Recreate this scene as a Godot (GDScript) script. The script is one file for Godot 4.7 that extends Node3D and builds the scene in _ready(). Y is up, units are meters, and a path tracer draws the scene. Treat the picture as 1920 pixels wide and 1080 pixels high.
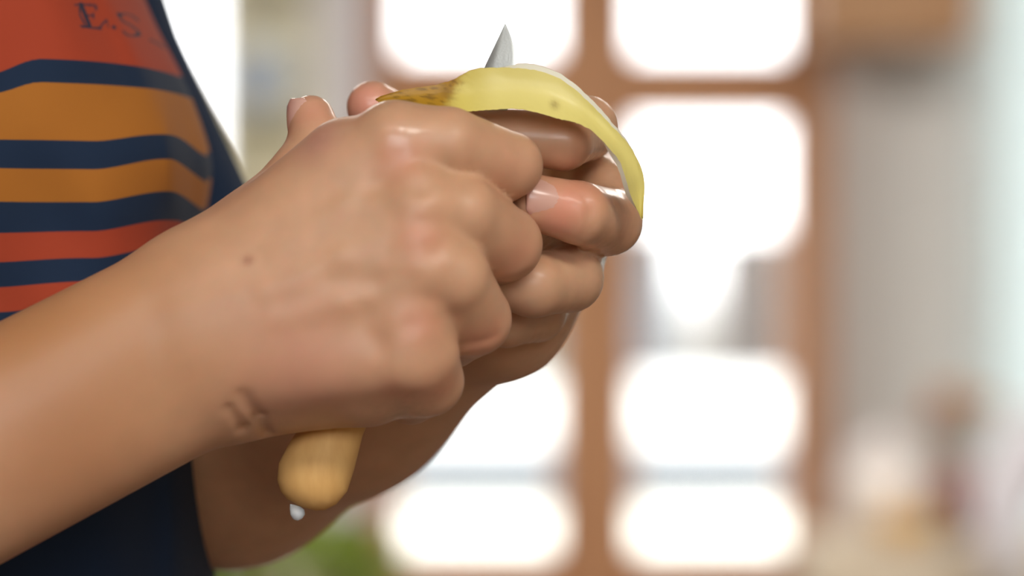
extends Node3D

# ---------------------------------------------------------------- frame
# local millimetres: origin where the lens axis meets the plane of sharp focus; the camera stands 1200 mm in front of it
const S := 0.17            # millimetres per photograph pixel in the plane of focus
const EYE := 1200.0
const LIFT := 1.15         # height of the lens axis above the floor, metres

var rng := RandomNumberGenerator.new()

func H(px: float, py: float, z: float) -> Vector3:      # a pixel and a depth in mm -> local mm
	var f := S * (EYE - z) / EYE
	return Vector3((px - 960.0) * f, (540.0 - py) * f, z)

func W(v: Vector3) -> Vector3:                          # local mm -> world metres
	return v * 0.001 + Vector3(0, LIFT, 0)

func P(px: float, py: float, z: float) -> Vector3:      # a pixel and a depth in metres -> world metres
	return W(H(px, py, z * 1000.0))

# ---------------------------------------------------------------- materials
func lin(c: Color) -> Color:
	return c.srgb_to_linear()

func mat(c: Color, rough := 0.7, metal := 0.0) -> StandardMaterial3D:
	var m := StandardMaterial3D.new()
	m.albedo_color = c
	m.roughness = rough
	m.metallic = metal
	return m

func noise_tex(freq: float, octaves := 4, size := 256, seed_ := 1) -> NoiseTexture2D:
	var n := FastNoiseLite.new()
	n.noise_type = FastNoiseLite.TYPE_SIMPLEX_SMOOTH
	n.frequency = freq
	n.fractal_octaves = octaves
	n.seed = seed_
	var t := NoiseTexture2D.new()
	t.width = size
	t.height = size
	t.seamless = true
	t.noise = n
	return t

func relief(m: StandardMaterial3D, t: Texture2D, scale_cm: float, per_metre: float) -> StandardMaterial3D:
	m.heightmap_enabled = true
	m.heightmap_texture = t
	m.heightmap_scale = scale_cm
	m.uv1_triplanar = true
	m.uv1_world_triplanar = true
	m.uv1_scale = Vector3.ONE * per_metre
	return m

func wood_mat(light: Color, dark: Color, rough: float, stretch: Vector3, seed_: int) -> StandardMaterial3D:
	var m := mat(Color.WHITE, rough)
	var t := noise_tex(0.02, 4, 256, seed_)
	var g := Gradient.new()
	g.set_color(0, dark)
	g.set_color(1, light)
	t.color_ramp = g
	m.albedo_texture = t
	m.uv1_triplanar = true
	m.uv1_world_triplanar = true
	m.uv1_scale = stretch
	return m

# ---------------------------------------------------------------- scene helpers
func thing(called: String, label: String, category: String, at := Vector3.ZERO, group := "") -> Node3D:
	var o := Node3D.new()
	o.name = called
	add_child(o, true)
	o.position = at
	o.set_meta("label", label)
	o.set_meta("category", category)
	if group:
		o.set_meta("group", group)
	return o

func put(called: String, mesh: Mesh, m: Material, parent: Node, at := Vector3.ZERO) -> MeshInstance3D:
	var o := MeshInstance3D.new()
	o.name = called
	o.mesh = mesh
	o.material_override = m
	o.cast_shadow = GeometryInstance3D.SHADOW_CASTING_SETTING_ON
	parent.add_child(o, true)
	o.position = at
	return o

func struct(called: String, mesh: Mesh, m: Material, at := Vector3.ZERO) -> MeshInstance3D:
	var o := put(called, mesh, m, self, at)
	o.set_meta("kind", "structure")
	return o

func tag(o: Node3D, label: String, category: String, group := "") -> void:
	o.set_meta("label", label)
	o.set_meta("category", category)
	if group:
		o.set_meta("group", group)

func box(size: Vector3, bevel := 0.0) -> Mesh:
	if bevel <= 0.0:
		var b := BoxMesh.new()
		b.size = size
		return b
	# a box with chamfered edges
	var st := SurfaceTool.new()
	st.begin(Mesh.PRIMITIVE_TRIANGLES)
	st.set_smooth_group(-1)
	var h := size * 0.5
	var corner := func(s: Vector3, ax: int) -> Vector3:      # the corner point that lies on the face across axis ax
		var p := Vector3(s.x * (h.x - bevel), s.y * (h.y - bevel), s.z * (h.z - bevel))
		p[ax] = s[ax] * h[ax]
		return p
	for ax in 3:
		var u := (ax + 1) % 3
		var v := (ax + 2) % 3
		for s in [-1.0, 1.0]:
			var q := []
			for e in [[-1, -1], [1, -1], [1, 1], [-1, 1]]:
				var c := Vector3.ZERO
				c[ax] = s
				c[u] = e[0]
				c[v] = e[1]
				q.append(corner.call(c, ax))
			poly(st, q)
			for s2 in [-1.0, 1.0]:                          # the chamfer between the faces across ax and u
				var c1 := Vector3.ZERO
				c1[ax] = s
				c1[u] = s2
				c1[v] = -1.0
				var c2 := c1
				c2[v] = 1.0
				poly(st, [corner.call(c1, ax), corner.call(c2, ax), corner.call(c2, u), corner.call(c1, u)])
	for sx in [-1.0, 1.0]:
		for sy in [-1.0, 1.0]:
			for sz in [-1.0, 1.0]:
				var c := Vector3(sx, sy, sz)
				poly(st, [corner.call(c, 0), corner.call(c, 1), corner.call(c, 2)])
	st.generate_normals()
	return st.commit()

func poly(st: SurfaceTool, q: Array) -> void:             # a flat face, turned to look away from the origin
	var n: Vector3 = (q[1] - q[0]).cross(q[2] - q[0])
	var away: bool = n.dot(q[0] + q[1] + q[2]) > 0.0
	for i in range(1, q.size() - 1):
		for v in ([q[0], q[i + 1], q[i]] if away else [q[0], q[i], q[i + 1]]):
			st.add_vertex(v)

func lathe(profile: Array, seg := 32, squash := 1.0) -> Mesh:    # profile of Vector2(radius, height), from the bottom up
	var rows := []
	for p in profile:
		var row := PackedVector3Array()
		for k in seg:
			var a := TAU * k / seg
			row.append(Vector3(cos(a) * p.x, p.y, sin(a) * p.x * squash))
		rows.append(row)
	return loft(rows, true, true)

# closed rings -> one smooth mesh; rings run anticlockwise seen from above when they go up
func loft(rows: Array, cap_low := true, cap_high := true, uvs := []) -> ArrayMesh:
	var st := SurfaceTool.new()
	st.begin(Mesh.PRIMITIVE_TRIANGLES)
	st.set_smooth_group(0)
	var n: int = rows[0].size()
	var has_uv := uvs.size() > 0
	for r in rows.size():
		for k in n:
			if has_uv:
				st.set_uv(uvs[r][k])
			st.add_vertex(rows[r][k])
	for r in rows.size() - 1:
		for k in n:
			var a := r * n + k
			var b := r * n + (k + 1) % n
			var c := (r + 1) * n + (k + 1) % n
			var d := (r + 1) * n + k
			for i in [a, c, b, a, d, c]:
				st.add_index(i)
	var total: int = rows.size() * n
	for side in 2:
		if not [cap_low, cap_high][side]:
			continue
		var row: PackedVector3Array = rows[0 if side == 0 else rows.size() - 1]
		var mid := Vector3.ZERO
		for v in row:
			mid += v / n
		if has_uv:
			st.set_uv(uvs[0 if side == 0 else rows.size() - 1][0])
		st.add_vertex(mid)
		var base: int = 0 if side == 0 else (rows.size() - 1) * n
		for k in n:
			var a := base + k
			var b := base + (k + 1) % n
			for i in ([total, a, b] if side == 0 else [total, b, a]):
				st.add_index(i)
		total += 1
	# orientation check: make the faces look outwards
	var arr := st.commit_to_arrays()
	var vol := 0.0
	var vs: PackedVector3Array = arr[Mesh.ARRAY_VERTEX]
	var ix: PackedInt32Array = arr[Mesh.ARRAY_INDEX]
	var c0 := vs[0]
	for t in range(0, ix.size(), 3):
		vol += (vs[ix[t]] - c0).dot((vs[ix[t + 1]] - c0).cross(vs[ix[t + 2]] - c0))
	if vol > 0.0:      # anticlockwise outside: turn round for Godot
		for t in range(0, ix.size(), 3):
			var q := ix[t + 1]
			ix[t + 1] = ix[t + 2]
			ix[t + 2] = q
		arr[Mesh.ARRAY_INDEX] = ix
	var am := ArrayMesh.new()
	am.add_surface_from_arrays(Mesh.PRIMITIVE_TRIANGLES, arr)
	var st2 := SurfaceTool.new()
	st2.create_from(am, 0)
	st2.generate_normals()
	return st2.commit()

# a tube along points with radii; the ends rounded off
func tube(points: Array, radii: Array, seg := 20, flat := 1.0) -> ArrayMesh:
	var rows := []
	var n := points.size()
	var ref := Vector3(0.13, 0.2, 0.97)
	for i in n:
		var d: Vector3 = (points[mini(i + 1, n - 1)] - points[maxi(i - 1, 0)]).normalized()
		var u: Vector3 = ref.cross(d).normalized()
		var v: Vector3 = d.cross(u).normalized()
		var row := PackedVector3Array()
		for k in seg:
			var a := TAU * k / seg
			row.append(points[i] + u * (cos(a) * radii[i]) + v * (sin(a) * radii[i] * flat))
		rows.append(row)
	return loft(rows)

func spline(p: Array, t: float):       # Catmull-Rom through numbers or vectors
	var n := p.size()
	var x := clampf(t, 0.0, 1.0) * (n - 1)
	var i := mini(int(x), n - 2)
	var f := x - i
	var a = p[maxi(i - 1, 0)]
	var b = p[i]
	var c = p[i + 1]
	var d = p[mini(i + 2, n - 1)]
	return b * (1.0 + f * f * (2.0 * f * 1.0 - 3.0)) * 1.0 + c * (f * f * (3.0 - 2.0 * f)) + (c - a) * 0.5 * (f * (1.0 - f) * (1.0 - f)) + (d - b) * 0.5 * (f * f * (f - 1.0))

func curve(points: Array, x: float) -> float:   # piecewise smooth y(x) through Vector2s
	var n := points.size()
	if x <= points[0].x:
		return points[0].y
	for i in n - 1:
		if x <= points[i + 1].x:
			var a: Vector2 = points[i]
			var b: Vector2 = points[i + 1]
			var f := (x - a.x) / (b.x - a.x)
			var ma: float = 0.0 if i == 0 else (b.y - points[i - 1].y) / (b.x - points[i - 1].x)
			var mb: float = 0.0 if i == n - 2 else (points[i + 2].y - a.y) / (points[i + 2].x - a.x)
			var w := b.x - a.x
			if i == 0:
				ma = (b.y - a.y) / w
			if i == n - 2:
				mb = (b.y - a.y) / w
			return a.y * (1 + 2 * f) * (1 - f) * (1 - f) + b.y * f * f * (3 - 2 * f) + ma * w * f * (1 - f) * (1 - f) + mb * w * f * f * (f - 1)
	return points[n - 1].y

# ---------------------------------------------------------------- field of distances, meshed as surface nets
var g0: Vector3
var gh: float
var gx: int
var gy: int
var gz: int
var acc: PackedFloat32Array
var tmp: PackedFloat32Array
var glo: Vector3i
var ghi: Vector3i

func field(lo: Vector3, hi: Vector3, cell: float) -> void:
	g0 = lo
	gh = cell
	gx = int((hi.x - lo.x) / cell) + 2
	gy = int((hi.y - lo.y) / cell) + 2
	gz = int((hi.z - lo.z) / cell) + 2
	acc = PackedFloat32Array()
	acc.resize(gx * gy * gz)
	acc.fill(1000.0)
	tmp = acc.duplicate()
	glo = Vector3i(gx, gy, gz)
	ghi = Vector3i.ZERO

func cap(a: Vector3, b: Vector3, ra: float, rb: float, k: float, flat_dir := Vector3.ZERO, flat := 1.0) -> void:
	var m := maxf(ra, rb) + k + gh * 3.0
	var lo := Vector3(minf(a.x, b.x), minf(a.y, b.y), minf(a.z, b.z)) - Vector3(m, m, m) - g0
	var hi := Vector3(maxf(a.x, b.x), maxf(a.y, b.y), maxf(a.z, b.z)) + Vector3(m, m, m) - g0
	var x0 := clampi(int(lo.x / gh), 0, gx)
	var x1 := clampi(int(hi.x / gh) + 1, 0, gx)
	var y0 := clampi(int(lo.y / gh), 0, gy)
	var y1 := clampi(int(hi.y / gh) + 1, 0, gy)
	var z0 := clampi(int(lo.z / gh), 0, gz)
	var z1 := clampi(int(hi.z / gh) + 1, 0, gz)
	glo = Vector3i(mini(glo.x, x0), mini(glo.y, y0), mini(glo.z, z0))
	ghi = Vector3i(maxi(ghi.x, x1), maxi(ghi.y, y1), maxi(ghi.z, z1))
	var ab := b - a
	var squash := flat_dir != Vector3.ZERO
	if squash:
		ab += flat_dir * (flat_dir.dot(ab) * (flat - 1.0))
	var il := 1.0 / maxf(ab.length_squared(), 0.0001)
	var dr := rb - ra
	for z in range(z0, z1):
		for y in range(y0, y1):
			var i := (z * gy + y) * gx + x0
			for x in range(x0, x1):
				var pa := Vector3(g0.x + x * gh - a.x, g0.y + y * gh - a.y, g0.z + z * gh - a.z)
				if squash:
					pa += flat_dir * (flat_dir.dot(pa) * (flat - 1.0))
				var t := clampf(pa.dot(ab) * il, 0.0, 1.0)
				var d := (pa - ab * t).length() - ra - dr * t
				var e := tmp[i]
				var f := k - absf(d - e)
				tmp[i] = minf(d, e) - (f * f * 0.25 / k if f > 0.0 else 0.0)
				i += 1

func chain(pts: Array, radii: Array, k: float) -> void:
	for i in pts.size() - 1:
		cap(pts[i], pts[i + 1], radii[i], radii[i + 1], k)

func merge(k: float) -> void:
	for z in range(glo.z, ghi.z):
		for y in range(glo.y, ghi.y):
			var i := (z * gy + y) * gx + glo.x
			for x in range(glo.x, ghi.x):
				var d := tmp[i]
				if d < 900.0:
					var e := acc[i]
					var f := k - absf(d - e)
					acc[i] = minf(d, e) - (f * f * 0.25 / k if f > 0.0 else 0.0)
					tmp[i] = 1000.0
				i += 1
	glo = Vector3i(gx, gy, gz)
	ghi = Vector3i.ZERO

# a groove (amount > 0) or a ridge (amount < 0) along a segment
func dent(a: Vector3, b: Vector3, w: float, amount: float) -> void:
	var m := w * 2.4
	var lo := Vector3(minf(a.x, b.x), minf(a.y, b.y), minf(a.z, b.z)) - Vector3(m, m, m) - g0
	var hi := Vector3(maxf(a.x, b.x), maxf(a.y, b.y), maxf(a.z, b.z)) + Vector3(m, m, m) - g0
	var ab := b - a
	var il := 1.0 / maxf(ab.length_squared(), 0.0001)
	for z in range(clampi(int(lo.z / gh), 0, gz), clampi(int(hi.z / gh) + 1, 0, gz)):
		for y in range(clampi(int(lo.y / gh), 0, gy), clampi(int(hi.y / gh) + 1, 0, gy)):
			for x in range(clampi(int(lo.x / gh), 0, gx), clampi(int(hi.x / gh) + 1, 0, gx)):
				var i := (z * gy + y) * gx + x
				if acc[i] > 20.0:
					continue
				var pa := Vector3(g0.x + x * gh - a.x, g0.y + y * gh - a.y, g0.z + z * gh - a.z)
				var t := pa.dot(ab) * il
				var over := 0.0
				if t < 0.0:
					over = t
				elif t > 1.0:
					over = t - 1.0
				t = clampf(t, 0.0, 1.0)
				var q := (pa - ab * t).length_squared() / (w * w)
				acc[i] += amount * exp(-q) * (1.0 if over == 0.0 else 1.0)

# depth of the front surface of the field at a pixel, as a local point; for laying creases and nails on the skin
func front(px: float, py: float) -> Vector3:
	var z := g0.z + (gz - 1) * gh
	while z > g0.z:
		var p := H(px, py, z)
		var c := (p - g0) / gh
		var x := int(c.x)
		var y := int(c.y)
		var zz := int(c.z)
		if x >= 0 and y >= 0 and x < gx and y < gy and zz < gz and acc[(zz * gy + y) * gx + x] < 0.0:
			return p
		z -= gh * 0.5
	return H(px, py, 0)

func crease(pixels: Array, w: float, amount: float) -> void:     # along the visible skin
	for i in pixels.size() - 1:
		dent(front(pixels[i].x, pixels[i].y), front(pixels[i + 1].x, pixels[i + 1].y), w, amount)

func skin_spots(list: Array) -> Array:                            # [px, py, radius mm, colour, strength] -> on the skin
	var out := []
	for s in list:
		out.append([front(s[0], s[1]), s[2], lin(s[3]), s[4]])
	return out

var tone := FastNoiseLite.new()

func nets(st: SurfaceTool, first: int, base: Color, spots: Array, wets := []) -> int:
	var at := PackedInt32Array()
	at.resize(gx * gy * gz)
	at.fill(-1)
	var sx := 1
	var sy := gx
	var sz := gx * gy
	var near := gh * 2.2
	var count := first
	var cells := PackedInt32Array()
	for z in gz - 1:
		for y in gy - 1:
			var i := (z * gy + y) * gx
			for x in gx - 1:
				var v0 := acc[i]
				if absf(v0) < near:
					var v1 := acc[i + 1]
					var v2 := acc[i + sy]
					var v3 := acc[i + sy + 1]
					var v4 := acc[i + sz]
					var v5 := acc[i + sz + 1]
					var v6 := acc[i + sz + sy]
					var v7 := acc[i + sz + sy + 1]
					var neg := int(v0 < 0) + int(v1 < 0) + int(v2 < 0) + int(v3 < 0) + int(v4 < 0) + int(v5 < 0) + int(v6 < 0) + int(v7 < 0)
					if neg > 0 and neg < 8:
						var s := Vector3.ZERO
						var c := 0
						if (v0 < 0) != (v1 < 0):
							s += Vector3(v0 / (v0 - v1), 0, 0); c += 1
						if (v2 < 0) != (v3 < 0):
							s += Vector3(v2 / (v2 - v3), 1, 0); c += 1
						if (v4 < 0) != (v5 < 0):
							s += Vector3(v4 / (v4 - v5), 0, 1); c += 1
						if (v6 < 0) != (v7 < 0):
							s += Vector3(v6 / (v6 - v7), 1, 1); c += 1
						if (v0 < 0) != (v2 < 0):
							s += Vector3(0, v0 / (v0 - v2), 0); c += 1
						if (v1 < 0) != (v3 < 0):
							s += Vector3(1, v1 / (v1 - v3), 0); c += 1
						if (v4 < 0) != (v6 < 0):
							s += Vector3(0, v4 / (v4 - v6), 1); c += 1
						if (v5 < 0) != (v7 < 0):
							s += Vector3(1, v5 / (v5 - v7), 1); c += 1
						if (v0 < 0) != (v4 < 0):
							s += Vector3(0, 0, v0 / (v0 - v4)); c += 1
						if (v1 < 0) != (v5 < 0):
							s += Vector3(1, 0, v1 / (v1 - v5)); c += 1
						if (v2 < 0) != (v6 < 0):
							s += Vector3(0, 1, v2 / (v2 - v6)); c += 1
						if (v3 < 0) != (v7 < 0):
							s += Vector3(1, 1, v3 / (v3 - v7)); c += 1
						s /= c
						var n := Vector3(
							(v1 - v0) * (1 - s.y) * (1 - s.z) + (v3 - v2) * s.y * (1 - s.z) + (v5 - v4) * (1 - s.y) * s.z + (v7 - v6) * s.y * s.z,
							(v2 - v0) * (1 - s.x) * (1 - s.z) + (v3 - v1) * s.x * (1 - s.z) + (v6 - v4) * (1 - s.x) * s.z + (v7 - v5) * s.x * s.z,
							(v4 - v0) * (1 - s.x) * (1 - s.y) + (v5 - v1) * s.x * (1 - s.y) + (v6 - v2) * (1 - s.x) * s.y + (v7 - v3) * s.x * s.y).normalized()
						var p := Vector3(g0.x + (x + s.x) * gh, g0.y + (y + s.y) * gh, g0.z + (z + s.z) * gh)
						var col := base
						var q := tone.get_noise_3dv(p)
						col = col * (1.0 + 0.10 * q)
						col.r *= 1.0 + 0.05 * tone.get_noise_3dv(p * 2.3 + Vector3(90, 0, 0))
						for sp in spots:
							var e: float = p.distance_squared_to(sp[0]) / (sp[1] * sp[1])
							if e < 5.0:
								col = col.lerp(sp[2], sp[3] * exp(-e))
						col.a = 1.0
						var wet := 0.0
						for w in wets:
							wet = maxf(wet, w[2] * exp(-pow(p.distance_squared_to(w[0]) / (w[1] * w[1]), 2.0)))
						wet *= clampf(0.75 + 1.2 * tone.get_noise_3dv(p * 5.0), 0.0, 1.0)
						st.set_uv(Vector2(clampf(wet, 0.01, 0.99), 0.5))
						st.set_color(col)
						st.set_normal(n)
						st.add_vertex(W(p))
						at[i] = count
						cells.append(i)
						count += 1
				i += 1
	for i in cells:
		# the three edges that leave this cell's low corner
		var v0 := acc[i] < 0
		for ax in 3:
			var step: int = [sx, sy, sz][ax]
			if (acc[i + step] < 0) == v0:
				continue
			var u: int = [sy, sz, sx][ax]
			var v: int = [sz, sx, sy][ax]
			if i - u - v < 0:
				continue
			var a := at[i - u - v]
			var b := at[i - v]
			var c := at[i]
			var d := at[i - u]
			if a < 0 or b < 0 or c < 0 or d < 0:
				continue
			if v0:
				for q in [a, c, b, a, d, c]:
					st.add_index(q)
			else:
				for q in [a, b, c, a, c, d]:
					st.add_index(q)
	return count

# a fingernail: a thin curved plate lying on the end of a finger
func nail_mesh(at: Vector3, along: Vector3, up: Vector3, w: float, l: float, bend: float) -> ArrayMesh:
	var f := along.normalized()
	var n := (up - f * up.dot(f)).normalized()
	var s := f.cross(n).normalized()
	var rows := []
	for j in 11:
		var v := -1.0 + 2.0 * j / 10.0                 # from the root to the free edge
		var half := w * 0.5 * (sqrt(maxf(1.0 - pow(absf(v), 5.0), 0.02)) if v > 0.0 else sqrt(maxf(1.0 - pow(absf(v), 3.2), 0.02)))
		var top := PackedVector3Array()
		var low := PackedVector3Array()
		for i in 13:
			var u := -1.0 + 2.0 * i / 12.0
			var x := u * half
			var drop := bend - sqrt(maxf(bend * bend - x * x, 0.0))
			var lift := 0.28 * (1.0 - u * u * u * u) - 0.05 * l * v * v * (1.0 if v > 0.0 else 0.4)
			var p := at + f * (v * l * 0.5) + s * x + n * (lift - drop)
			top.append(W(p))
			low.append(W(p - n * 0.6))
		low.reverse()
		top.append_array(low)
		rows.append(top)
	return loft(rows)

# ---------------------------------------------------------------- the scene
func _ready() -> void:
	rng.seed = 7
	camera_and_light()
	build_room()
	build_outside()
	build_background_things()
	build_person()
	build_knife_and_potato()

func camera_and_light() -> void:
	var cam := Camera3D.new()
	cam.name = "camera"
	add_child(cam)
	cam.position = Vector3(0, LIFT, EYE * 0.001)
	cam.fov = rad_to_deg(2.0 * atan(540.0 * S / EYE))
	cam.near = 0.05
	cam.far = 200.0
	var at := CameraAttributesPhysical.new()
	at.frustum_focal_length = 100.0
	at.exposure_aperture = 4.0
	at.frustum_focus_distance = 1.2
	cam.attributes = at
	cam.fov = rad_to_deg(2.0 * atan(540.0 * S / EYE))
	cam.current = true
	var env := Environment.new()
	env.background_mode = Environment.BG_SKY
	env.sky = Sky.new()
	var sky := ProceduralSkyMaterial.new()
	sky.sky_top_color = Color(0.96, 0.98, 1.0)
	sky.sky_horizon_color = Color(1.0, 1.0, 1.0)
	sky.ground_horizon_color = Color(0.8, 0.79, 0.76)
	sky.ground_bottom_color = Color(0.7, 0.68, 0.64)
	sky.sky_energy_multiplier = 1.65
	sky.ground_energy_multiplier = 1.0
	env.sky.sky_material = sky
	env.tonemap_mode = Environment.TONE_MAPPER_LINEAR
	env.tonemap_exposure = 1.62
	env.sdfgi_enabled = true
	env.ssao_enabled = true
	env.ssil_enabled = true
	var we := WorldEnvironment.new()
	we.name = "environment"
	we.environment = env
	add_child(we)
	# ceiling panels: two over the kitchen, two farther back before the french door
	var lamps := [
		[Vector3(-0.5, 2.66, 1.8), 0.5, "flat white ceiling panel behind the camera on the cook's side"],
		[Vector3(1.0, 2.66, 1.8), 2.4, "flat white ceiling panel behind the camera on the french door's side"],
		[Vector3(-1.1, 2.66, -3.6), 2.6, "flat white ceiling panel at the far end above the dresser"],
		[Vector3(1.1, 2.66, -3.6), 2.6, "flat white ceiling panel at the far end above the side table"]]
	for lamp in lamps:
		var t := thing("ceiling_light", lamp[2], "ceiling light", lamp[0], "ceiling light panels")
		put("frame", box(Vector3(1.26, 0.05, 0.66), 0.006), mat(Color(0.9, 0.9, 0.9), 0.4), t, Vector3(0, 0.01, 0))
		var glow := mat(Color(0.95, 0.95, 0.93), 0.5)
		glow.emission_enabled = true
		glow.emission = Color(1.0, 0.97, 0.93)
		glow.emission_energy_multiplier = 1.0
		put("diffuser", box(Vector3(1.2, 0.01, 0.6)), glow, t, Vector3(0, -0.018, 0))
		var l := AreaLight3D.new()
		l.name = "panel_light"
		l.area_size = Vector2(1.2, 0.6)
		l.light_color = Color(1.0, 0.97, 0.93)
		l.light_energy = lamp[1]
		l.shadow_enabled = true
		l.position = Vector3(0, -0.03, 0)
		l.rotation_degrees = Vector3(-90, 0, 0)
		t.add_child(l, true)

# ---------------------------------------------------------------- the room
const BACK := -6.0

func wall_piece(called: String, lo: Vector3, hi: Vector3, m: Material, parent: Node = null) -> MeshInstance3D:
	var c := (lo + hi) * 0.5
	if parent:
		return put(called, box(hi - lo), m, parent, c)
	return struct(called, box(hi - lo), m, c)

func bx(px: float) -> float:        # metres across at the back wall
	return P(px, 540, BACK).x

func by(py: float) -> float:
	return P(960, py, BACK).y

func build_room() -> void:
	var plaster := relief(mat(Color(0.84, 0.83, 0.82), 0.9), noise_tex(0.05), 0.05, 3.0)
	var side := mat(Color(0.72, 0.70, 0.66), 0.9)
	wall_piece("floor", Vector3(-3.2, -0.1, -6.2), Vector3(3.2, 0, 3.2), wood_mat(Color(0.50, 0.40, 0.31), Color(0.40, 0.31, 0.24), 0.5, Vector3(2, 2, 0.5), 3))
	wall_piece("ceiling", Vector3(-3.2, 2.7, -6.2), Vector3(3.2, 2.8, 3.2), mat(Color(0.9, 0.9, 0.88), 0.9))
	wall_piece("wall_left", Vector3(-3.2, 0, -6.2), Vector3(-3.0, 2.7, 3.2), side)
	wall_piece("wall_right", Vector3(3.0, 0, -6.2), Vector3(3.2, 2.7, 3.2), side)
	# the wall behind the camera with a broad kitchen window
	var wf := Node3D.new()
	wf.name = "wall_front"
	wf.set_meta("kind", "structure")
	add_child(wf)
	wall_piece("wall_panel", Vector3(-3, 0, 3.0), Vector3(3, 1.5, 3.2), side, wf)
	wall_piece("wall_panel", Vector3(-3, 2.55, 3.0), Vector3(3, 2.7, 3.2), side, wf)
	wall_piece("wall_panel", Vector3(-3, 1.5, 3.0), Vector3(-1.3, 2.55, 3.2), side, wf)
	wall_piece("wall_panel", Vector3(1.3, 1.5, 3.0), Vector3(3, 2.55, 3.2), side, wf)
	# the back wall, with the french door, a window left of it and one right of it
	var wb := Node3D.new()
	wb.name = "wall_back"
	wb.set_meta("kind", "structure")
	add_child(wb)
	var z0 := BACK - 0.15
	var z1 := BACK
	var top := 2.25
	var xs := [-3.0, bx(40), bx(452), bx(690), bx(1560), bx(1845), bx(2250), 3.0]
	for i in [0, 2, 4, 6]:
		wall_piece("wall_panel", Vector3(xs[i], 0, z0), Vector3(xs[i + 1], 2.7, z1), plaster, wb)
	for i in [1, 3, 5]:
		wall_piece("wall_panel", Vector3(xs[i], top, z0), Vector3(xs[i + 1], 2.7, z1), plaster, wb)
	for i in [1, 5]:
		wall_piece("wall_panel", Vector3(xs[i], 0, z0), Vector3(xs[i + 1], 0.5, z1), plaster, wb)
	# french door of brown wood
	var wood := wood_mat(Color(0.80, 0.60, 0.44), Color(0.71, 0.51, 0.36), 0.55, Vector3(1.5, 0.3, 1.5), 11)
	var glass := mat(Color(1, 1, 1, 0.05), 0.05)
	glass.transparency = BaseMaterial3D.TRANSPARENCY_ALPHA
	var door := Node3D.new()
	door.name = "door_1"
	door.set_meta("kind", "structure")
	door.set_meta("label", "brown wooden french door with bright panes behind the hands")
	add_child(door)
	var dz0 := BACK - 0.09
	var dz1 := BACK - 0.02
	var pane_x := [[752.0, 1040.0], [1190.0, 1474.0]]
	var rows := [[-300.0, 98.0], [226.0, 1036.0]]
	var stiles := [[690.0, 752.0], [1040.0, 1115.0], [1115.0, 1190.0], [1474.0, 1560.0]]
	for s in stiles:
		wall_piece("stile", Vector3(bx(s[0]), 0, dz0), Vector3(bx(s[1]), top, dz1), wood, door)
	for p in pane_x:
		wall_piece("bottom_panel", Vector3(bx(p[0]), 0.0, dz0 + 0.01), Vector3(bx(p[1]), by(rows[1][1]), dz1 - 0.01), wood, door)
		wall_piece("rail", Vector3(bx(p[0]), by(226), dz0), Vector3(bx(p[1]), by(98), dz1), wood, door)
		wall_piece("rail", Vector3(bx(p[0]), by(-300), dz0), Vector3(bx(p[1]), top, dz1), wood, door)
		for r in rows:
			wall_piece("pane", Vector3(bx(p[0]), by(r[1]), dz0 + 0.03), Vector3(bx(p[1]), by(r[0]), dz0 + 0.036), glass, door)
	# white casings left and right of the door
	var white := mat(Color(0.90, 0.89, 0.93), 0.6)
	struct("trim_1", box(Vector3(bx(692) - bx(588), 2.3, 0.05), 0.006), white, Vector3((bx(692) + bx(588)) * 0.5, 1.15, BACK + 0.025))
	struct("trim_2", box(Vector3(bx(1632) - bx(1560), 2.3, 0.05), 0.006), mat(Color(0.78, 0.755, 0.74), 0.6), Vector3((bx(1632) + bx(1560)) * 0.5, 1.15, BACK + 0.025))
	# side windows
	for k in 2:
		var a: float = xs[1 + 4 * k]
		var b: float = xs[2 + 4 * k]
		var wn := Node3D.new()
		wn.name = "window_%d" % (k + 1)
		wn.set_meta("kind", "structure")
		add_child(wn)
		var fr := mat(Color(0.88, 0.88, 0.87), 0.5)
		wall_piece("window_frame", Vector3(a, 0.5, dz0), Vector3(a + 0.05, top, dz1), fr, wn)
		wall_piece("window_frame", Vector3(b - 0.05, 0.5, dz0), Vector3(b, top, dz1), fr, wn)
		wall_piece("window_frame", Vector3(a + 0.05, 0.5, dz0), Vector3(b - 0.05, 0.56, dz1), fr, wn)
		wall_piece("window_frame", Vector3(a + 0.05, top - 0.06, dz0), Vector3(b - 0.05, top, dz1), fr, wn)
		wall_piece("pane", Vector3(a + 0.05, 0.56, dz0 + 0.03), Vector3(b - 0.05, top - 0.06, dz0 + 0.036), glass, wn)

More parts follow.
